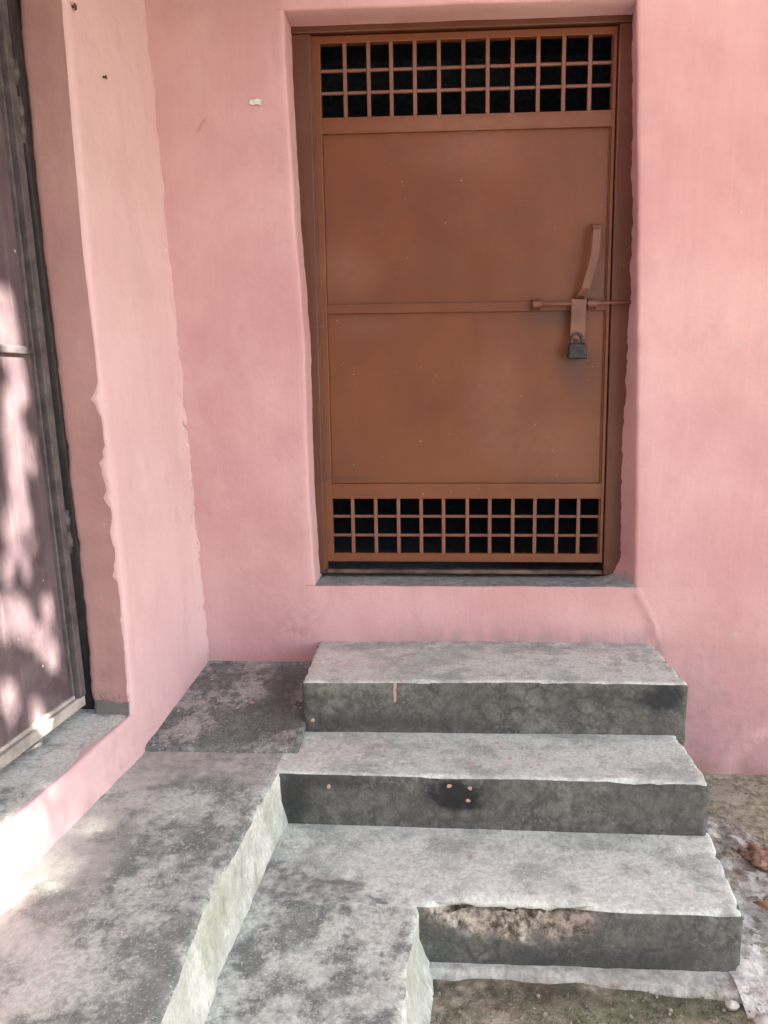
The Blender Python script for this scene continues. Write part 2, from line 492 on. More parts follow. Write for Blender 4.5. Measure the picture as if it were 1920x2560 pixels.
def spill_tint(t, col):
    w = t.math('ADD', t.noise(14, 6, .7), t.math('MULTIPLY', t.math('ADD', t.axis(1), .75), .22))
    m = t.rng(w, .50, .58)
    so = t.mix(t.rng(t.noise(60, 4, .7), .35, .65), (0.13, 0.105, 0.08), (0.32, 0.27, 0.21))
    col = t.mix(t.math('MULTIPLY', m, .85), col, so)
    h = t.math('MULTIPLY', t.rng(t.noise(38, 3, .6, t.scaled(1, 1, 1, (2, 9, 4))), .64, .70), t.rng(t.noise(7, 2), .42, .55))
    return t.mix(t.math('MULTIPLY', h, .85), col, (0.06, 0.05, 0.04))
M_SPILL = concrete("cement_spill", (0.36, 0.37, 0.34), (0.50, 0.505, 0.47), (0.62, 0.62, 0.585), 0.6, 1.2, 0.3, None, spill_tint, False)

def ground_mat():
    t = NT("dirt", 0.95, 0.15)
    n1 = t.noise(9, 6, .65); n2 = t.noise(40, 5, .7); n3 = t.noise(150, 3)
    col = t.mix(t.rng(n2, 0.35, 0.65), (0.19, 0.165, 0.12), (0.43, 0.385, 0.30))
    col = t.mix(t.rng(n1, 0.50, 0.64), col, (0.42, 0.375, 0.30))
    # dark line against the footing
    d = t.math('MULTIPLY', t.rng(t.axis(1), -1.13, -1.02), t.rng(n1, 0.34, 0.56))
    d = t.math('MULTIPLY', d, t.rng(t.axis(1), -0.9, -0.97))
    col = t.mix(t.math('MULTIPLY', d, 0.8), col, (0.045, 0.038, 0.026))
    g = t.math('MULTIPLY', t.stain((0.50, -1.12, -1.36), (0.45, 0.13, 0.3), 0.8, 0.6, 9), t.rng(t.noise(24, 5, .7), 0.36, 0.58))
    col = t.mix(t.math('MULTIPLY', g, 0.6), col, (0.15, 0.19, 0.105))
    far = t.rng(t.axis(0), 1.3, 1.6)
    col = t.mix(far, col, (0.34, 0.29, 0.22))
    return t.done(col, [(n1, .6, .03), (n2, .8, .015), (n3, .5, .004)])
M_DIRT = ground_mat()

def door_paint(name, a, b, rough=0.40):
    t = NT(name, rough, 0.45)
    n = t.noise(4, 4, .55)
    col = t.mix(t.rng(n, .3, .7), a, b)
    col = t.mix(t.rng(t.noise(160, 3), .5, .75, 0, .12), col, [c * 0.6 for c in a])
    # dusty, faded clouds in the paint
    for c, r, k in (((0.15, .13, 0.78), (.26, .3, .09), .30), ((-0.27, .13, 0.40), (.11, .3, .11), .38), ((-0.22, .13, .20), (.14, .3, .05), .22),
                    ((0.24, .13, -0.02), (.12, .3, .22), .30), ((0.40, .13, -0.22), (.26, .3, .14), .22), ((0.12, .13, .86), (.5, .3, .03), .3)):
        s = t.math('MULTIPLY', t.stain(c, r, 1.0, 0.5, 7), t.rng(t.noise(26, 4, .65), .25, .75, .55, 1))
        col = t.mix(t.math('MULTIPLY', s, k * .6), col, (0.34, 0.19, 0.14))
    # hand grime round the bolt and the padlock, dark strips along the lower panel's bottom edge
    for c, r, k in (((0.45, .13, 0.235), (.15, .3, .045), .55), ((0.51, .13, 0.07), (.075, .3, .11), .55), ((0.56, .13, .34), (.06, .3, .09), .35),
                    ((-.30, .13, -.325), (.14, .3, .014), .4), ((.45, .13, -.33), (.2, .3, .014), .35), ((-.22, .13, -.385), (.07, .3, .006), .6)):
        s = t.stain(c, r, 0.9, 0.5, 12)
        col = t.mix(t.math('MULTIPLY', s, k), col, (0.040, 0.022, 0.018))
    ch = t.math('MULTIPLY', t.rng(t.noise(75, 2), .73, .76), t.rng(t.noise(6, 2), .52, .58))
    col = t.mix(t.math('MULTIPLY', ch, .6), col, (0.42, 0.30, 0.26))
    rg = t.rng(t.noise(11, 4, .6), .3, .7, rough - .04, rough + .08)
    return t.done(col, [(t.noise(9, 3, .5), .25, .010), (t.noise(220, 3), .10, .0012)], rg)

M_DOOR = door_paint("brown_door_paint", (0.120, 0.034, 0.0105), (0.148, 0.045, 0.0140))
M_FRAME = door_paint("brown_frame_paint", (0.084, 0.027, 0.0135), (0.108, 0.036, 0.018), 0.5)
M_BAR = door_paint("brown_bar_paint", (0.145, 0.060, 0.037), (0.175, 0.075, 0.048), 0.5)

def simple(name, c, rough=0.6, metal=0.0, var=0.3, sc=30, spec=.4):
    t = NT(name, rough, spec)
    t.b.inputs['Metallic'].default_value = metal
    n = t.noise(sc, 5, .6)
    col = t.mix(t.rng(n, .3, .7), [k * (1 - var) for k in c], [min(1, k * (1 + var)) for k in c])
    return t.done(col, [(n, .3, .003)])
M_DARKROOM = simple("dark_room_paint", (0.24, 0.26, 0.34), .9)
M_LOCK = simple("padlock_steel", (0.027, 0.0255, 0.025), .45, .4, .45, 60)
M_SHACKLE = simple("shackle_steel", (0.075, 0.07, 0.068), .45, .6)
M_PAPER = simple("white_paper", (0.62, 0.64, 0.60), .8, 0, .08, 60)
M_NAIL = simple("rusty_nail", (0.09, 0.045, 0.03), .8, .2)
M_RUST = simple("rusty_bar", (0.13, 0.085, 0.06), .7, .1, .6, 14)
M_LEAF = simple("leaf", (0.06, 0.10, 0.03), .6, 0, .4, 5)
M_BARK = simple("bark", (0.14, 0.10, 0.07), .95, 0, .4, 12)
M_BRICK = simple("broken_brick", (0.25, 0.155, 0.115), .95, 0, .6, 55)
M_STONE = simple("pale_pebble", (0.46, 0.45, 0.40), .85, 0, .2, 40)
M_GRIT = simple("grit_stone", (0.24, 0.215, 0.17), .9, 0, .5, 30)
M_DRYLEAF = simple("dry_leaf", (0.30, 0.17, 0.08), .7, 0, .35, 60)
M_MOSS = simple("moss", (0.125, 0.145, 0.075), .9, 0, .6, 40)
M_GREYPLASTER = simple("grey_plaster", (0.20, 0.185, 0.17), .95, 0, .2, 2)

def gate_mat():
    t = NT("gate_paint", 0.55, 0.4)
    n = t.noise(6, 5, .6)
    col = t.mix(t.rng(n, .3, .7), (0.070, 0.047, 0.056), (0.112, 0.083, 0.092))
    col = t.mix(t.rng(t.noise(1, 3, .6, t.scaled(30, 30, 3)), .5, .75, 0, .4), col, (0.21, 0.165, 0.165))
    dust = t.math('MULTIPLY', t.rng(t.axis(2), -.85, -.1, 1, 0), t.rng(t.noise(18, 5, .65), .4, .65))
    col = t.mix(t.math('MULTIPLY', dust, .25), col, (0.24, 0.20, 0.19))
    v = t.voro(22); sp = t.math('MULTIPLY', t.rng(v, .06, .10, 1, 0), t.rng(t.noise(8, 2), .52, .56))
    col = t.mix(t.math('MULTIPLY', sp, .8), col, (0.55, 0.48, 0.46))
    return t.done(col, [(n, .3, .01), (t.noise(120, 3), .2, .002)])
M_GATE = gate_mat()
M_GATEFRAME = simple("gate_frame_paint", (0.078, 0.066, 0.070), .6, 0, .35, 25)
M_NEARBLACK = simple("near_black", (0.020, 0.016, 0.017), .7, 0, .4, 25)  # near-black for the shadowed gate gap; also on the hidden core and keyhole
M_GATEFOOT = simple("gate_foot_steel", (0.36, 0.33, 0.30), .7, .1, .3, 18)

# ------------------------------------------------------------------ ground
def dirt_h(x, y):
    p = Vector((x, y, 0))
    h = 0.010 * fbm(p, 6, 3) + 0.006 * fbm(p, 22, 3)
    return h
bm = bmesh.new()
gx = [-60, -20, -8, -3] + span(-0.5, 1.6, 0.018) + [3, 8, 20, 60]
gy = [-60, -20, -8, -4] + span(-2.0, 0.15, 0.018) + [4, 12, 30, 60]
patch(bm, lambda u, v: Vector((u, v, -1.365 + (dirt_h(u, v) - .004 if (-.5 <= u <= 1.6 and -2 <= v <= .2) else -.004))), gx, gy)
tag(obj("ground", bm, M_DIRT), kind='structure')

# ------------------------------------------------------------------ main house wall
xl = table([(-0.95, -0.394), (-0.683, -0.394), (-0.343, -0.408), (0.176, -0.410), (0.55, -0.432), (0.9, -0.445), (1.166, -0.450)])
xr = table([(-0.95, 0.715), (-0.683, 0.712), (-0.426, 0.705), (0.0, 0.691), (0.407, 0.676), (0.815, 0.657), (1.166, 0.640)])
xri = table([(-0.69, 0.655), (-0.655, 0.672), (-0.60, 0.690), (-0.445, 0.682), (-0.195, 0.680), (0.0, 0.682), (0.275, 0.684), (0.426, 0.684), (0.854, 0.668), (1.2, 0.653)])
ZT, ZS = 1.166, -0.688

def wob(p):
    """hand-trowelled plaster: slow swells and a finer ripple"""
    return 0.0075 * fbm(p, 2.3, 2) + 0.0028 * fbm(p, 9, 3) + 0.0007 * fbm(p, 45, 2)

def jag(z, s, a=0.006):
    return a * fbm(Vector((s, 3.3, z)), 14, 3) + a * .6 * fbm(Vector((s, 9.3, z)), 55, 2)

def wall_pt(p):
    q = Vector(p)
    return q + Vector((0, -wob(q), 0))

house = tag(empty("house_wall", 0.4, 0.1, -1.365), "pink plastered house wall with the brown metal door set into it", "wall")
bm = bmesh.new()
zs = span(ZS, ZT, 0.016)
def left_pt(u, z):       # u < 1: wall face, 1..2: jamb going in
    e = xl(z) + jag(z, 1.0, .003)
    if u <= 1:
        return wall_pt((lerp(-1.02, e - 0.010, u), 0, z))
    t = u - 1
    if t < 0.3:
        a = t / 0.3 * math.pi / 2
        q = Vector((e - 0.010 + 0.010 * math.sin(a), 0.010 - 0.010 * math.cos(a), z))
    else:
        k = (t - .3) / .7
        q = Vector((e + lerp(0, 0.004, k), lerp(0.010, 0.16, k), z))
    return q + Vector((0, -wob(Vector((e, 0, z))) * max(0, 1 - q.y / .1), 0))
patch(bm, left_pt, [i / 40 for i in range(41)] + [1.1, 1.2, 1.3, 1.45, 1.6, 1.8, 2.0], zs)
def right_pt(u, z):
    e = xr(z) + jag(z, 5.0, .0022)
    if u <= 1:
        return wall_pt((lerp(2.6, e + 0.012, u), 0, z))
    t = u - 1
    if t < 0.3:
        a = t / 0.3 * math.pi / 2
        q = Vector((e + 0.012 - 0.012 * math.sin(a), 0.012 - 0.012 * math.cos(a), z))
    else:
        k = (t - .3) / .7
        xi = xri(z) + jag(z, 7.0, .010)
        q = Vector((lerp(e, xi, k), lerp(0.012, 0.124, k), z))
    return q + Vector((0, -wob(Vector((e, 0, z))) * max(0, 1 - q.y / .1), 0))
ur = [0, .2, .35] + [i / 60 for i in range(24, 61)] + [1.1, 1.2, 1.3, 1.4, 1.5, 1.6, 1.7, 1.8, 1.9, 1.96, 2.0]
patch(bm, right_pt, ur, zs, flip=True)
# above the door: face, rounded lintel edge, soffit down to the frame
xs_all = span(-1.02, 1.4, 0.018) + [1.6, 1.9, 2.6]
def top_pt(x, v):
    e = ZT + 0.004 * fbm(Vector((x, 0, 7)), 5, 3)
    inside = xl(ZT) - .02 < x < xr(ZT) + .02
    if v <= 1:
        z = lerp(2.3, e + (0.010 if inside else 0), v)
        return wall_pt((x, 0, z))
    t = v - 1
    if not inside:
        return wall_pt((x, 0, e - .002 * t))
    if t < .3:
        a = t / .3 * math.pi / 2
        q = Vector((x, .010 - .010 * math.cos(a), e + .010 - .010 * math.sin(a)))
    else:
        k = (t - .3) / .7
        q = Vector((x, lerp(.01, .16, k), lerp(e, e + .003, k)))
    return q + Vector((0, -wob(Vector((x, 0, e))) * max(0, 1 - q.y / .1), 0))
patch(bm, top_pt, xs_all, [i / 40 for i in range(41)] + [1.1, 1.2, 1.3, 1.5, 1.75, 2.0], flip=True)
# below the sill: face with the rough plaster seam that runs from the jamb to the top step
seam = table([(-1.4, 0.99), (-0.893, 0.797), (-0.818, 0.770), (-0.733, 0.732), (-0.683, 0.712)])
def sill_edge(x):
    return ZS + 0.006 * fbm(Vector((x, 5, 0)), 4, 3) + .002 * fbm(Vector((x, 5, 0)), 30, 2)
def low_pt(x, v):
    z = lerp(-1.40, sill_edge(x) if xl(ZS) < x < xr(ZS) else ZS, v)
    q = wall_pt((x, 0, z))
    if z > -.95:
        fd = min(1, (z + .95) / .08)
        d = abs(x - seam(z) - .004 * fbm(Vector((0, 0, z)), 30, 2))
        f = max(0, 1 - d / .022)
        q.y -= 0.010 * f * (1 + .9 * fbm(Vector((x, 0, z)), 50, 3)) * min(1, max(0, (ZS - z) / .02)) * fd * (.55 + .9 * fbm(Vector((3, 0, z)), 24, 2))
        if x > seam(z): q.y -= 0.008 * min(1, (x - seam(z)) / .01) * max(0, 1 - (x - seam(z)) / .5) * min(1, max(0, (ZS - z) / .08)) * fd
    k = max(0, 1 - abs(x + .40) / .05) * max(0, 1 - abs(z + .70) / .06)
    q.y -= .005 * k
    return q
patch(bm, low_pt, span(-1.02, 0.66, 0.018) + span(0.67, 0.86, 0.006) + span(0.88, 1.4, 0.02) + [1.6, 1.9, 2.6], [i / 60 for i in range(61)])
obj("plaster_face", bm, M_PINK, house)
# cement sill in the door opening
bm = bmesh.new()
def sill_pt(x, v):
    z0 = sill_edge(x)
    y = lerp(-.004, 0.17, v) - wob(Vector((x, 0, ZS))) * (1 - v)
    z = lerp(z0 + .001, -0.690, v) + .002 * fbm(Vector((x, y, 0)), 30, 3)
    if x > .58:                                    # cement heaped up in the right corner
        z += .040 * ((x - .58) / .12) ** 2 * min(1, v * 1.6)
    return Vector((x, y, z))
patch(bm, sill_pt, span(-.425, 0.72, 0.012), [i / 12 for i in range(13)])
obj("door_sill", bm, M_SILL, house)
# dark room behind the door
bm = bmesh.new()
box(bm, -1.6, 2.2, 0.20, 3.2, -0.80, 2.25, 0)
for f in list(bm.faces):
    c = f.calc_center_median()
    if c.y < .21: bm.faces.remove(f)
bmesh.ops.reverse_faces(bm, faces=bm.faces[:])
obj("back_room", bm, M_DARKROOM, house, False)
bm = bmesh.new()
for a in ((-1.6, -.46, -1.0, 2.3), (.73, 2.6, -1.0, 2.3), (-.455, .725, 1.20, 2.3)):
    box(bm, a[0], a[1], .165, .20, a[2], a[3], 0)
obj("wall_core", bm, M_DARKROOM, house, False)
bm = rough_box(-3.2, 2.7, -.75, 3.3, 2.3, 2.42, .01, .4)
obj("roof_slab", bm, M_GREYPLASTER, house)

# ------------------------------------------------------------------ side wall with pier and plinth on the left
side = tag(empty("side_wall", -0.9, -0.4, -1.05), "pale pink side wall with a square pier and a low painted plinth beside the dark gate", "wall")
def face_x(y, z): return -0.784 + 0.095 * y - 0.05 * (z + 0.95)
yf = table([(-.95, -.578), (-.918, -.575), (-.6, -.548), (-.338, -.540), (.348, -.530), (.989, -.492), (2.3, -.47)])
def side_w(p):
    return 0.006 * fbm(p, 2.6, 2) + .003 * fbm(p, 8, 3) + .0008 * fbm(p, 45, 2)
def edge_chip(z):
    """bites out of the front arris"""
    c = 0
    for zc, h, a in ((-.03, .05, .022), (-.21, .05, .028), (-.29, .045, .020), (-.40, .05, .010), (-.52, .06, .012), (-.66, .04, .008)):
        c += a * max(0, 1 - abs(z - zc) / h) * (1 + 1.6 * fbm(Vector((2, 8, z)), 34, 3))
    return max(0, c)
bm = bmesh.new()
def pier_pt(u, z):
    ye = yf(z) + jag(z, 11., .002 + .004 * max(0, min(1, (.1 - z) / .5)))
    ch = edge_chip(z)
    xe = face_x(ye, z)
    if u <= 1:
        y = lerp(0.03, ye + .012 + ch, u)
        p = Vector((face_x(y, z), y, z))
        d = side_w(p)
        # lumpy joint against the house wall
        lump = max(0, 1 - abs(y + .02) / .03) * (.012 + .010 * (z < .4)) * max(0, fbm(Vector((y * 2, 1, z)), 12, 4) + .22)
        jn = max(0, 1 - abs(y) / .07)
        d += jn * (.012 * fbm(Vector((7, 7, z)), 10, 3) + .007 * fbm(Vector((7, y * 2, z)), 42, 3) * (1.6 if z < .5 else .6))
        return p + Vector((d + lump, 0, 0))
    t = u - 1
    if t < .3:
        a = t / .3 * math.pi / 2
        r = .012 + ch
        p = Vector((xe - r + r * math.cos(a) - .0, ye + r - r * math.sin(a), z))
        return p + Vector((side_w(p) * (1 - t / .3), -side_w(p) * t / .3 - ch * .25 * math.sin(2 * a), 0))
    k = (t - .3) / .7
    xi = -0.957 - .052 * (z + .9) + jag(z, 13, .007)
    p = Vector((lerp(xe - .012 - ch, xi, min(1, k / .85)), ye, z))
    if k > .85:
        p.y += (k - .85) / .15 * .10
    return p + Vector((0, -side_w(p) * 1.3, 0))
patch(bm, pier_pt, [i / 36 for i in range(37)] + [1.06, 1.12, 1.18, 1.24, 1.3], span(-.935, 2.3, .016), flip=True)
obj("pier", bm, M_PINK_SIDE, side)
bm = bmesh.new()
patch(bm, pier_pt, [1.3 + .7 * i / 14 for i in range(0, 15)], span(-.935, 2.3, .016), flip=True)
obj("reveal", bm, M_PINK_SHADE, side)['label'] = "pink pier face beside the gate, with shade painted into its colour"
bm = bmesh.new()
def plinth_pt(y, v):      # v 0..1 face from the walkway up, 1..2 rounded top edge and top
    zt = -.920 + .004 * fbm(Vector((1, y, 4)), 6, 3)
    if v <= 1:
        z = lerp(-1.09, zt - .008, v)
        p = Vector((face_x(y, z), y, z))
        p.x += side_w(p) + .010 * max(0, (-.99 - z) / .08) * max(0, fbm(Vector((3, y, 3)), 8, 3) + .3)
        return p
    t = v - 1
    x0 = face_x(y, zt)
    if t < .5:
        a = t / .5 * math.pi / 2
        return Vector((x0 - .008 + .008 * math.cos(a) + side_w(Vector((x0, y, zt))), y, zt - .008 + .008 * math.sin(a)))
    k = (t - .5) / .5
    return Vector((x0 - .008 - .028 * k, y, zt - .004 * k))
patch(bm, plinth_pt, span(-2.4, 0.03, .016), [i / 10 for i in range(11)] + [1.17, 1.33, 1.5, 1.75, 2.0], flip=True)
obj("plinth", bm, M_PINK_SIDE, side)
bm = rough_box(-3.2, -1.18, -.50, .12, -1.365, 2.3, .01, .12)
obj("wall_core", bm, M_NEARBLACK, side)

bm = rough_box(-3.2, -.97, -3.4, -1.95, -1.365, 2.3, .01, .12)
obj("blocker_pier", bm, M_PINK_SIDE, side)  # unseen block added to keep front light off the reveal
bm = rough_box(-3.2, -.945, -1.97, -.52, 1.02, 2.3, .01, .1)
obj("lintel", bm, M_PINK_SIDE, side)
bm = rough_box(-3.2, -.38, -1.9, -.02, 1.30, 1.38, .006, .12)
obj("canopy_slab", bm, M_GREYPLASTER, side)

# threshold floor behind the plinth
def rgh(a=.003):
    return lambda p, n: p + n * (a * fbm(p, 7, 3) + a * .6 * fbm(p, 30, 3))
bm = bmesh.new()
def fl_pt(x, y):
    xe = face_x(y, -.92) - .012
    xx = lerp(-2.2, xe, x)
    p = Vector((xx, y, -.921))
    return p + Vector((0, 0, .004 * fbm(p, 6, 3) + .002 * fbm(p, 30, 2)))
patch(bm, fl_pt, [0, .2, .4, .5] + [.6 + .4 * i / 26 for i in range(27)], span(-2.4, -.42, .02))
tag(obj("threshold_floor", bm, M_FLOOR), kind='structure')

# ------------------------------------------------------------------ dark gate on the left
gate = tag(empty("metal_gate", -1.05, -0.57, -.92), "dusty dark purple metal gate dappled with sunlight at the left edge", "gate")
def G(s, d, z):
    """gate space: s metres from the hinge edge towards the lane, d out of the face, z height"""
    y = -.585 - s
    return Vector((-.934 + .095 * y + d - .047 * (z + .85), y + .03 * (-z - .3) * -.6, z))
def gbox(bm, s0, s1, d0, d1, z0, z1, bev=.002):
    box(bm, s0, s1, d0, d1, z0, z1, bev, lambda c: G(c.x, c.y, c.z))
def flipfix(bm): bmesh.ops.recalc_face_normals(bm, faces=bm.faces[:])
bm = bmesh.new()
t_ = bmesh.new()
us = span(.0, 1.15, .03); vv = span(-.855, 1.9, .03)
patch(t_, lambda s, z: G(s, .006 * fbm(Vector((0, s, z)), 2.5, 2), z), us, vv)
join(bm, t_)
flipfix(bm)
obj("panel", bm, M_GATE, gate)
bm = bmesh.new()
gbox(bm, -.012, .016, -.02, .020, -.858, 1.9)
gbox(bm, .026, .034, -.02, .010, -.84, 1.9)
gbox(bm, 1.12, 1.15, -.02, .014, -.858, 1.9)
flipfix(bm); obj("gate_frame", bm, M_GATEFRAME, gate, False)
bm = bmesh.new()
gbox(bm, .034, 1.12, -.002, .012, .090, .110, .003)
flipfix(bm); obj("rail", bm, M_GATEFRAME, gate, False)
bm = bmesh.new()
gbox(bm, -.012, 1.15, -.012, .016, -.888, -.858, .003)
gbox(bm, .02, 1.15, -.01, .006, -.857, -.846, .002)
flipfix(bm); obj("foot_rail", bm, M_GATEFOOT, gate, False)
for z in (.80, .71, .66, -.36, -.42, 1.45):
    bm = bmesh.new()
    c = G(-.022, .012, z)
    tube(bm, [c + Vector((0, 0, -.03)), c + Vector((0, 0, -.012)), c + Vector((0, 0, -.010)), c + Vector((0, 0, .010)), c + Vector((0, 0, .012)), c + Vector((0, 0, .03))],
         [.009, .010, .013, .013, .010, .009], 10)
    obj("hinge", bm, M_GATEFRAME, gate)
bm = bmesh.new()
box(bm, -1.035, -.955, -.545, -.49, -.92, 2.3, .004, lambda c: Vector((c.x - .052 * (c.z + .9), c.y, c.z)))
obj("jamb_shade", bm, M_NEARBLACK, gate)  # black box in the slot beside the gate, painting its shadow

# ------------------------------------------------------------------ walkways
def step_fn(sx0, sx1, a=.0035, extra=None):
    def f(p, n):
        q = p + n * (a * fbm(p, 6, 3) + a * .55 * fbm(p, 26, 3) + .0008 * fbm(p, 90, 2))
        if sum(abs(c) > .2 for c in n) >= 2:
            q -= n * (.034 * max(0, fbm(p, 13, 3) - .12) + .020 * max(0, fbm(p + Vector((4, 4, 4)), 38, 2) - .14))
        if extra: q = extra(q, n)
        return q
    return f
def walk_fn(p, n):
    y = p.y
    xe = table([(-2.6, -.47), (-1.49, -.443), (-1.2, -.450), (-.9, -.43), (-.6, -.405), (-.5, -.40)])(y)
    k = (p.x + 1.0) / (.6)                      # x runs -1.0 .. -.40 in the blank
    flare = table([(-1.25, .0), (-1.204, .022), (-1.13, .004), (-1.052, 0)])(p.z) * (1 if p.x > -.45 else 0)
    x = lerp(-1.0, xe + flare + .010 * fbm(Vector((4, y, p.z * .4)), 7, 3) + .005 * fbm(Vector((4, y, p.z * .5)), 24, 3) - (.016 * max(0, fbm(Vector((9, y, 1)), 16, 3) - .05) if p.z > -1.09 else 0), max(0, k))
    q = Vector((x, y, p.z)) + n * (.004 * fbm(p, 6, 3) + .0025 * fbm(p, 26, 3))
    return q
bm = rough_box(-1.0, -.40, -2.6, -.515, -1.365, -1.052, .016, .018, walk_fn, {'top': 0, 'right': 1, 'front': 1})
tag(obj("walkway", bm, [M_WALK, M_SIDE]), kind='structure')
# corner slab, falling from the house wall to the walkway
def slab_fn(p, n):
    t = (p.y + .52) / .55
    q = p + n * (.004 * fbm(p, 6, 3) + .002 * fbm(p, 30, 3))
    if p.z > -1.1:
        q.z += lerp(-1.040, -.966, max(0, min(1, t))) + 1.0
    q.y += .012 * fbm(Vector((p.x, 3, 0)), 9, 3) * (1 if p.y < -.4 else 0)
    return q
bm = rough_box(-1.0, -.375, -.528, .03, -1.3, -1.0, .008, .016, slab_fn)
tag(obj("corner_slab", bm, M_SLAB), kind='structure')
# lower landing in front of the steps
def land_fn(p, n):
    xe = table([(-2.6, -.06), (-1.31, -.046), (-.978, -.022)])(p.y)
    k = max(0, (p.x + .5) / .5)
    x = lerp(-.5, xe + (.008 * fbm(Vector((6, p.y, p.z)), 8, 3) + .005 * fbm(Vector((6, p.y, p.z)), 30, 3)), k)
    if p.x > -.06: x += table([(-1.40, .055), (-1.33, .02), (-1.27, .004), (-1.2, 0)])(p.z) * (1 if p.x > -.02 else 0)
    return Vector((x, p.y, p.z)) + n * (.004 * fbm(p, 6, 3) + .0025 * fbm(p, 26, 3))
bm = rough_box(-.5, 0, -2.6, -.90, -1.40, -1.206, .014, .017, land_fn, {'right': 1, 'front': 1})
tag(obj("landing", bm, [M_LAND, M_SIDE]), kind='structure')

# ------------------------------------------------------------------ the three steps
steps = tag(empty("concrete_steps", 0.18, -.5, -1.365), "three worn grey concrete steps climbing to the brown door", "steps")
MO = {'front': 1, 'right': 1, 'left': 1, 'back': 1, 'bottom': 1}
def s1x(p, n):
    q = p.copy()
    q.y += lerp(-.008, .010, (p.x + .385) / 1.17) if p.y < -.1 else 0
    q.z += .003 * math.sin(p.x * 5)
    return q
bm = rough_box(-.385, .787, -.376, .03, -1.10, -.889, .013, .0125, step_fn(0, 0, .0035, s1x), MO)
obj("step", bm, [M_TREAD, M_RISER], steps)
def s2x(p, n):
    q = p.copy()
    if p.y < -.5: q.y += lerp(.008, -.008, (p.x + .4) / 1.16)
    # nibbled front arris and broken right lower corner
    if p.y < -.63 and p.z > -1.075 and .2 < p.x < .6: q.z -= .006 * max(0, fbm(p, 20, 3) + .2); q.y += .004
    if p.x > .70 and p.z < -1.12: q.x -= .02 * max(0, fbm(Vector((0, 0, p.z)), 20, 2) + .3)
    return q
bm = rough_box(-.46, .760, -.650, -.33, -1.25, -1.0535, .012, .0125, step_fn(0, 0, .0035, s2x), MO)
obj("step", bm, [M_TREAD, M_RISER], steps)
def s3x(p, n):
    q = p.copy()
    # a bite broken out of the front edge
    top = table([(-.005, .0), (.015, .012), (.06, .040), (.10, .066), (.16, .076), (.24, .074), (.32, .060), (.37, .028), (.44, .006), (.6, 0)])(p.x)
    if p.y < -.85 and top > 0:
        amp = min(1, top / .045)
        depth = -1.204 - p.z
        g = fbm(p, 16, 3); h = fbm(p, 45, 3)
        cut = top * (1 + .45 * fbm(Vector((p.x, 2, 2)), 17, 3)) + .004
        if p.y < -.955 and depth < cut:
            k = max(0, 1 - depth / cut)
            q.y += amp * ((.022 + .022 * k) * (1 + 1.0 * g) + .016 * h)
        if depth < .02:
            q.z -= amp * .024 * max(0, min(1, (-.925 - p.y) / .05)) * (1 + 1.3 * g + .5 * h)
    q.x += .05 * max(0, (p.y + .975) / .4) if p.x > .6 else 0
    return q
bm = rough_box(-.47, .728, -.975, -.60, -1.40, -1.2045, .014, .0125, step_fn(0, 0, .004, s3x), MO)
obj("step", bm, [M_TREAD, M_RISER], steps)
# cement footing that shows along the bottom of the lowest step
bm = bmesh.new()
def foot_pt(x, v):
    yo = table([(-.0, -1.008), (.17, -1.000), (.35, -1.008), (.53, -1.028), (.71, -1.052), (.85, -1.04), (1.0, -1.0)])(x) + .010 * fbm(Vector((x, 2, 2)), 10, 3)
    y = lerp(-.90, yo, v)
    z = -1.349 + .003 * fbm(Vector((x, y, 0)), 20, 3) - (.03 if v > .99 else 0) - (.006 if .9 < v <= .99 else 0)
    return Vector((x, y, z))
patch(bm, foot_pt, span(0.0, .76, .012), [0, .3, .5, .6, .7, .8, .9, .96, 1.0], flip=True)
obj("footing", bm, M_WHITECEM, steps)

# pale cement spill along the right of the steps
bm = bmesh.new()
def spill_pt(y, v):
    xi = .70
    xo = table([(-1.12, .84), (-1.0, 1.15), (-.8, 1.16), (-.62, 1.08), (-.4, 1.0), (-.25, .92), (-.1, .86)])(y) + .03 * fbm(Vector((8, y, 0)), 7, 3)
    x = lerp(xi, xo, v)
    p = Vector((x, y, 0))
    edge = 1 if v < .97 else 0
    ends = max(0, min(1, (y + 1.10) / .06)) * max(0, min(1, (-.10 - y) / .2))
    z = -1.372 + (.024 * (1 - .45 * v) * edge + .020 * fbm(p, 9, 3) * edge + .012 * fbm(p, 26, 3) * edge - .03 * edge * max(0, fbm(p + Vector((5, 5, 0)), 17, 2) - .25)) * ends
    return Vector((x, y, z))
patch(bm, spill_pt, span(-1.10, -.10, .010), [i / 40 for i in range(41)])
tag(obj("cement_apron", bm, M_SPILL), kind='structure')

# ------------------------------------------------------------------ the brown door
door = tag(empty("metal_door", .13, .13, -.69), "brown painted metal door with barred grilles at top and bottom, bolted shut", "door")
def D(c): return Vector((c.x + .0083 * (1.14 - c.z), c.y, c.z))
def dbox(bm, u0, u1, y0, y1, z0, z1, bev=.002): box(bm, u0, u1, y0, y1, z0, z1, bev, D)
bm = bmesh.new()
dbox(bm, -.47, -.3865, .118, .160, -.675, 1.146, .004)
dbox(bm, .6165, .72, .118, .160, -.675, 1.146, .004)
dbox(bm, -.47, .72, .1175, .160, 1.1475, 1.21, .004)
dbox(bm, -.3935, -.3785, .121, .150, -.660, 1.142, .002)      # the angle that the leaf closes against
obj("door_frame", bm, M_FRAME, door, False)
bm = bmesh.new()      # the welded frame of the leaf: stiles and rails
dbox(bm, -.380, -.355, .127, .152, -.631, 1.142)
dbox(bm, .6025, .6135, .127, .152, -.631, 1.142)
dbox(bm, .5985, .6010, .130, .152, -.631, 1.142, .0005)
dbox(bm, -.356, .6035, .1275, .152, 1.118, 1.141)
dbox(bm, -.356, .6035, .1265, .152, .838, .889)
dbox(bm, -.356, .6035, .1265, .152, .251, .283)
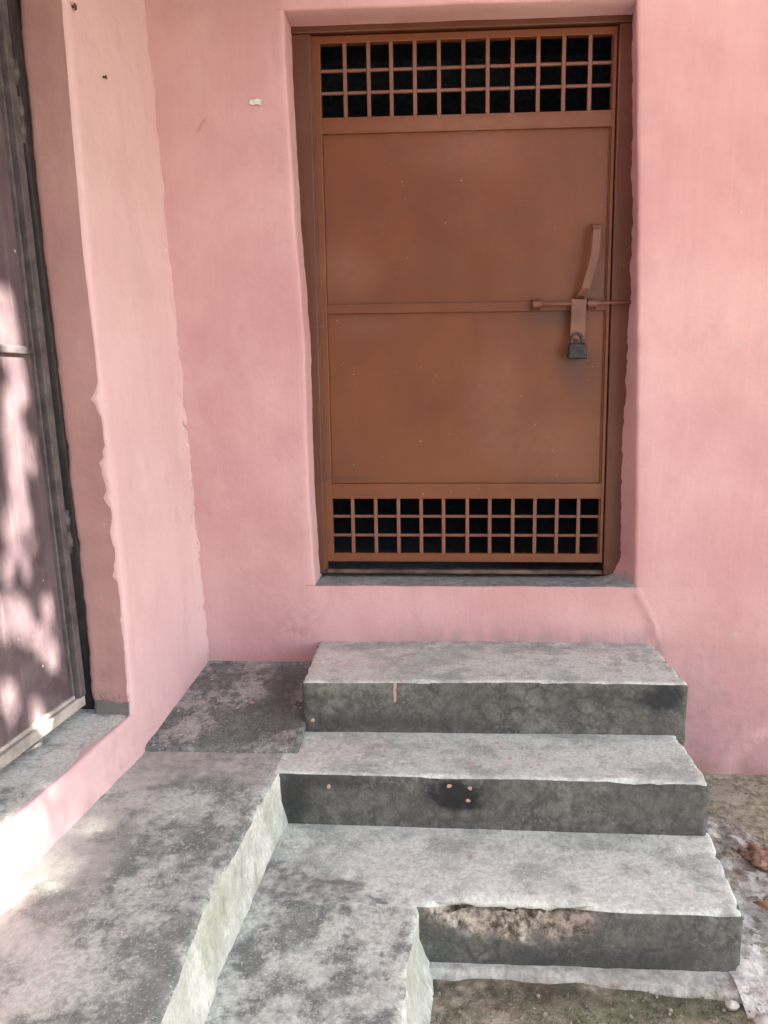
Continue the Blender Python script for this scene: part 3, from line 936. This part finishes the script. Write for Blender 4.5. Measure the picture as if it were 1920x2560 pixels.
dbox(bm, -.356, .6035, .1265, .152, -.399, -.344)
dbox(bm, -.356, .6035, .1275, .152, -.631, -.599)
obj("leaf_frame", bm, M_DOOR, door, False)
def sheet(z0, z1):
    b = bmesh.new()
    zz = span(z0, z1, .02); uu = span(-.354, .599, .02)
    patch(b, lambda u, z: D(Vector((u, .139 + .0016 * fbm(Vector((u, 0, z)), 3.2, 2) + .0005 * fbm(Vector((u, 0, z)), 11, 2), z))), uu, zz)
    return b
obj("upper_panel", sheet(.28, .842), M_DOOR, door)
obj("lower_panel", sheet(-.346, .254), M_DOOR, door)
def grille(us, zs, z0, z1):
    b = bmesh.new()
    for k, u in enumerate(us): dbox(b, u - .0065 + .001 * math.sin(k * 7), u + .0065 + .001 * math.sin(k * 7), .131, .137, z0 - .002, z1 + .002, .0015)
    for z in zs:
        t = bmesh.new(); tube(t, [D(Vector((-.358, .141, z))), D(Vector((.604, .141, z)))], .0058, 8); join(b, t)
    return b
ub = [-.2745, -.1965, -.1215, -.0435, .0365, .1175, .1975, .2785, .3615, .4435, .5275]
obj("top_grille", grille(ub, (1.0375, .9685), .888, 1.119), M_BAR, door, False)
lb = [u - .0138 for u in (-.269, -.186, -.104, -.022, .059, .145, .226, .308, .386, .463, .539)]
obj("bottom_grille", grille(lb, (-.465, -.5345), -.600, -.398), M_BAR, door, False)
bm = bmesh.new()
dbox(bm, -.384, .614, .124, .150, -.6745, -.6605, .003)
obj("threshold_bar", bm, M_RUST, door, False)
# bolt: a rod in two lugs with a flat handle and a hasp plate for the padlock
bolt = bmesh.new()
tube(bolt, [(.356, .105, .2705), (.45, .105, .2712), (.55, .105, .272), (.690, .105, .2735)], .0058, 12)
boltob = obj("bolt", bolt, M_BAR, door)
for cx in (.3715, .5565):
    b = bmesh.new()
    pts = [(cx, .128, .2545)]
    for k in range(9):
        a = -math.pi / 2 + math.pi * k / 8
        pts.append((cx, .105 - .009 * math.cos(a), .2715 + .0105 * math.sin(a)))
    pts.append((cx, .128, .2885))
    strip(b, pts, .029, .003, (1, 0, 0)); flipfix(b)
    obj("lug", b, M_BAR, boltob, False)
b = bmesh.new()
strip(b, [(.485 + .027, .101, .285), (.485 + .026, .100, .262), (.511, .099, .225), (.510, .097, .190), (.509, .098, .155)], [.050, .049, .049, .050, .046], .005, (1, 0, 0))
flipfix(b); obj("hasp", b, M_BAR, boltob, False)
b = bmesh.new()
strip(b, [(.516, .127, .292), (.520, .112, .300), (.530, .092, .322), (.540, .086, .360), (.550, .084, .400), (.5565, .084, .430), (.559, .085, .470), (.560, .087, .505), (.561, .098, .522), (.562, .127, .530)],
      [.034, .028, .0255, .0255, .0255, .0255, .0255, .0255, .027, .036], .005, (1, 0, 0))
flipfix(b); obj("pull_handle", b, M_BAR, door, False)

# ------------------------------------------------------------------ padlock hanging in the hasp
lock = tag(empty("padlock", .507, .085, .085), "small dark steel padlock hanging from the door bolt hasp", "padlock")
b = bmesh.new()
box(b, .4745, .5400, .072, .097, .086, .1405, .008, None, 3)
for v in b.verts:
    if v.co.z > .125: v.co.x = lerp(v.co.x, .507, .10)
obj("lock_body", b, M_LOCK, lock, False)
b = bmesh.new()
dx, dz = .507, .089
box(b, dx - .004, dx + .004, .0728, .0745, .096, .108, .001)
obj("keyhole_cover", b, M_NEARBLACK, lock, False)
b = bmesh.new()
pts = [(.489, .085, .134), (.489, .086, .150)]
for k in range(9):
    a = math.pi - math.pi * k / 8
    pts.append((.506 + .017 * math.cos(a), .088 + .008 * math.sin(a), .154 + .019 * math.sin(a)))
pts += [(.523, .086, .150), (.523, .085, .134)]
tube(b, pts, .0052, 10)
obj("shackle", b, M_SHACKLE, lock)

# ------------------------------------------------------------------ small things
def scrap(name, pts, y, label, cat, mat=M_PAPER, group=None):
    b = bmesh.new()
    n = len(pts)
    ys = [y - .004 * random.random() for _ in pts]
    f = [b.verts.new((p[0], ys[i], p[1])) for i, p in enumerate(pts)]
    g = [b.verts.new((p[0], ys[i] + .002, p[1])) for i, p in enumerate(pts)]
    b.faces.new(f); b.faces.new(list(reversed(g)))
    for i in range(n): b.faces.new([f[i], g[i], g[(i + 1) % n], f[(i + 1) % n]])
    flipfix(b)
    return tag(obj(name, b, mat, None, False), label, cat, group)
scrap("tape_scrap", [(-.567, .893), (-.556, .889), (-.543, .892), (-.529, .888), (-.531, .899), (-.525, .903), (-.540, .908), (-.554, .904), (-.562, .906)], -.008,
      "short torn strip of white tape on the pink wall left of the door", "tape")
scrap("paper_scrap", [(-.492, 1.205), (-.479, 1.196), (-.466, 1.201), (-.460, 1.214), (-.475, 1.222), (-.490, 1.218)], -.008,
      "scrap of white paper stuck above the upper left door corner", "paper")
for x, y, z, lab in ((-.823, -.012, -.192, "white plastic wall plug in the corner joint at the height of the lower door panel"),
                     (-.858, -.012, .448, "tiny white wall plug in the corner joint at the height of the door handle")):
    b = bmesh.new()
    r = .0075 if z < 0 else .005
    tube(b, [(x, y + .01, z), (x + .001, y - .010, z), (x + .001, y - .014, z), (x + .001, y - .014, z)], [r * .8, r * .9, r, r * .35], 12)
    tag(obj("wall_plug", b, M_PAPER), lab, "wall plug", "wall plugs in the corner joint")
for y, z, lab in ((-.465, .985, "dark nail at the top front edge of the pale pink pier"), (-.335, .862, "small dark nail in the upper middle of the pale pink pier")):
    b = bmesh.new()
    x = face_x(y, z) + side_w(Vector((face_x(y, z), y, z)))
    r = .009 if z > .9 else .006
    tube(b, [(x - .01, y, z), (x + .008, y, z - .001), (x + .0085, y, z - .001), (x + .011, y, z - .001)], [.003, .003, r, r * .8], 10)
    tag(obj("nail", b, M_NAIL), lab, "nail", "nails in the pier")

R0 = random.Random(3)
b = bmesh.new()
blob(b, (.965, -.53, -1.350), .050, .055, .017, 3, .9, 4)
for k in range(5): blob(b, (.965 + R0.uniform(-.045, .045), -.53 + R0.uniform(-.05, .05), -1.346), .012, .014, .009, 40 + k, .8)
tag(obj("brick_fragment", b, M_BRICK), "broken reddish brick fragment in the dirt to the right of the steps", "brick")
for i, (x, y, r, lab) in enumerate(((.672, -1.068, .015, "white pebble on the mossy dirt in front of the lowest step"),
                                    (.722, -1.116, .022, "larger white pebble at the bottom right corner of the photo"))):
    b = bmesh.new()
    blob(b, (x, y, -1.362 + r * .55), r, r * .8, r * .6, 11 + i, .35)
    tag(obj("pebble", b, M_STONE), lab, "pebble", "pebbles on the ground by the steps")
b = bmesh.new()
strip(b, [(.852, -.735, -1.340), (.865, -.748, -1.334), (.880, -.764, -1.332), (.893, -.778, -1.336), (.902, -.790, -1.340)], [.003, .020, .026, .018, .003], .0012, (.7, .7, .1))
flipfix(b)
tag(obj("dry_leaf", b, M_DRYLEAF), "curled dry brown leaf on the pale cement beside the steps", "leaf")

# loose grit on the dirt
b = bmesh.new()
R = random.Random(12)
for _ in range(520):
    if R.random() < .5: x, y = R.uniform(0, .95), R.uniform(-1.22, -1.03)
    else: x, y = R.uniform(.78, 1.5), R.uniform(-.9, -.03)
    r_ = R.choice((.0014, .0018, .0022, .003, .0045)) * R.uniform(.7, 1.4)
    t = bmesh.new(); bmesh.ops.create_icosphere(t, subdivisions=1, radius=1)
    top_ = -1.367 + dirt_h(x, y)
    if x > .74 and -1.05 < y < -.2 and x < 1.0: top_ += .016
    for v in t.verts:
        v.co = Vector((x, y, top_ + r_ * .3)) + v.co * r_ * R.uniform(.65, 1.25)
    join(b, t)
tag(obj("grit", b, M_GRIT, None, False), "loose grey grit scattered on the dirt around the steps", "grit", kind='stuff')

# moss tufts on the dirt in front of the lowest step
b = bmesh.new()
R = random.Random(5)
for _ in range(2600):
    x = R.uniform(.0, .95); y = R.gauss(-1.085, .035)
    if y > -1.005 - .05 * max(0, x - .3) or y < -1.25: continue
    if fbm(Vector((x, y, 0)), 11, 2) < -.08: continue
    z = -1.367 + dirt_h(x, y)
    a = R.uniform(0, 6.28); h = R.uniform(.002, .006); w = R.uniform(.0010, .0026)
    lx, ly = R.gauss(0, .004), R.gauss(0, .004)
    f = [b.verts.new((x - w * math.cos(a), y - w * math.sin(a), z)), b.verts.new((x + w * math.cos(a), y + w * math.sin(a), z)), b.verts.new((x + lx, y + ly, z + h))]
    b.faces.new(f)
tag(obj("moss", b, M_MOSS, None, False), "low green moss growing on the dirt below the lowest step", "moss", kind='stuff')

# ------------------------------------------------------------------ out of view: a wall added to block front light and the tree that shades the door
b = rough_box(-9, 3.0, -8.4, -8.0, -1.365, 6.2, .02, .5)
tag(obj("blocker_wall", b, M_GREYPLASTER), "unseen plain grey wall added behind the camera to block light from the front", "wall")

tree = tag(empty("shade_tree", 4.6, -2.6, -1.365), "broad leafy tree shading the door, standing to the right outside the photo", "tree")
e1 = Vector((-SUN.y, SUN.x, 0)).normalized()
e2 = SUN.cross(e1)
if e2.z < 0: e2 = -e2
c0 = SUN * 4.8
b = bmesh.new()
R = random.Random(21)
# openings cut in the crown so sun spots land on the gate (metres along / up the gate, size)
OPEN = [(-0.692, 0.182, 2.0), (-0.700, 0.120, 1.4), (-0.669, 0.025, 1.1), (-0.718, -0.035, 1.0), (-0.731, -0.114, 1.25), (-0.666, -0.160, 1.0), (-0.733, -0.235, 1.3),
        (-0.725, -0.318, 1.15), (-0.788, -0.348, 1.1), (-0.693, -0.366, 0.8), (-0.830, -0.470, 1.0), (-0.747, -0.434, 0.8), (-0.780, -0.577, 1.1),
        (-0.681, -0.585, 0.95), (-0.685, -0.707, 1.1), (-0.872, -0.742, 1.2), (-0.776, -0.836, 1.1), (-0.860, -0.562, 1.1), (-0.727, -0.648, 0.8)]
HOLES = []
for y, z, k in OPEN:
    g = Vector((-.934 + .095 * y - .047 * (z + .85), y, z))
    HOLES.append((g.dot(e1), g.dot(e2), k))
def in_hole(p_, q_):
    if p_ < -.86 and -.385 < q_ < -.255: return True      # gap cut to let sun onto the plinth
    if not (-1.25 < p_ < -.78): return False
    for hp, hq, k in HOLES:
        if ((p_ - hp) / (.018 * k)) ** 2 + ((q_ - hq) / (.036 * k)) ** 2 < 1 + .6 * noise.noise(Vector((p_ * 25, q_ * 25, hq))): return True
    return False
def leaf(b, p, R, L, test=False):
    d = Vector((R.gauss(0, 1), R.gauss(0, 1), R.gauss(-.3, .6))).normalized()
    s = d.cross(Vector((R.gauss(0, .4), R.gauss(0, .4), 1))).normalized()
    w = L * .30
    q = [p, p + d * L * .4 + s * w, p + d * L, p + d * L * .4 - s * w]
    if test:
        for i in range(4):
            for f in (0, .33, .66):
                v = q[i].lerp(q[(i + 1) % 4], f) - c0
                if in_hole(v.dot(e1), v.dot(e2)): return
        for f in (.2, .4, .7):
            v = q[0].lerp(q[2], f) - c0
            if in_hole(v.dot(e1), v.dot(e2)): return
    b.faces.new([b.verts.new(v) for v in q])
for _ in range(30000):
    p_, q_ = R.uniform(-2.9, 1.9), R.uniform(-2.5, 1.9)
    if ((p_ + .5) / 2.4) ** 2 + ((q_ + .3) / 2.2) ** 2 > 1.0 + .15 * fbm(Vector((p_, q_, 0)), 1.5, 2): continue
    pos = c0 + e1 * p_ + e2 * q_ + SUN * R.uniform(-.9, 1.2)
    leaf(b, pos, R, R.uniform(.17, .28), -3 < p_ < -.4 and -.8 < q_ < 1.2)
for _ in range(5200):            # fine twigs
    p_, q_ = R.uniform(-1.35, -.74), R.uniform(-.20, .90)
    leaf(b, c0 + e1 * p_ + e2 * q_ + SUN * R.uniform(-.5, .5), R, R.uniform(.06, .12), True)
for _ in range(4200):            # small high leaves, thinned to fade the sun on the plinth
    p_, q_ = R.uniform(-1.65, -.75), R.uniform(-.43, -.20)
    if R.random() > max(.13, min(1, (p_ + 1.36) / .50)): continue
    leaf(b, c0 + e1 * p_ + e2 * q_ + SUN * R.uniform(2.5, 4.0), R, R.uniform(.03, .055))
obj("crown", b, M_LEAF, tree, False)
b = bmesh.new()
base = Vector((4.6, -2.6, -1.365)); top = c0 + Vector((.2, 0, -.4))
tube(b, [base, base.lerp(top, .3) + Vector((.12, 0, 0)), base.lerp(top, .6) + Vector((.05, .1, 0)), top], [.22, .17, .13, .07], 12)
for k in range(7):
    a = c0 + e1 * R.uniform(-.2, 1.8) + e2 * R.uniform(-1.5, 1.2)
    s = base.lerp(top, R.uniform(.6, .95))
    tube(b, [s, s.lerp(a, .5) + Vector((0, 0, .15)), a], [.06, .04, .015], 8)
obj("trunk", b, M_BARK, tree)
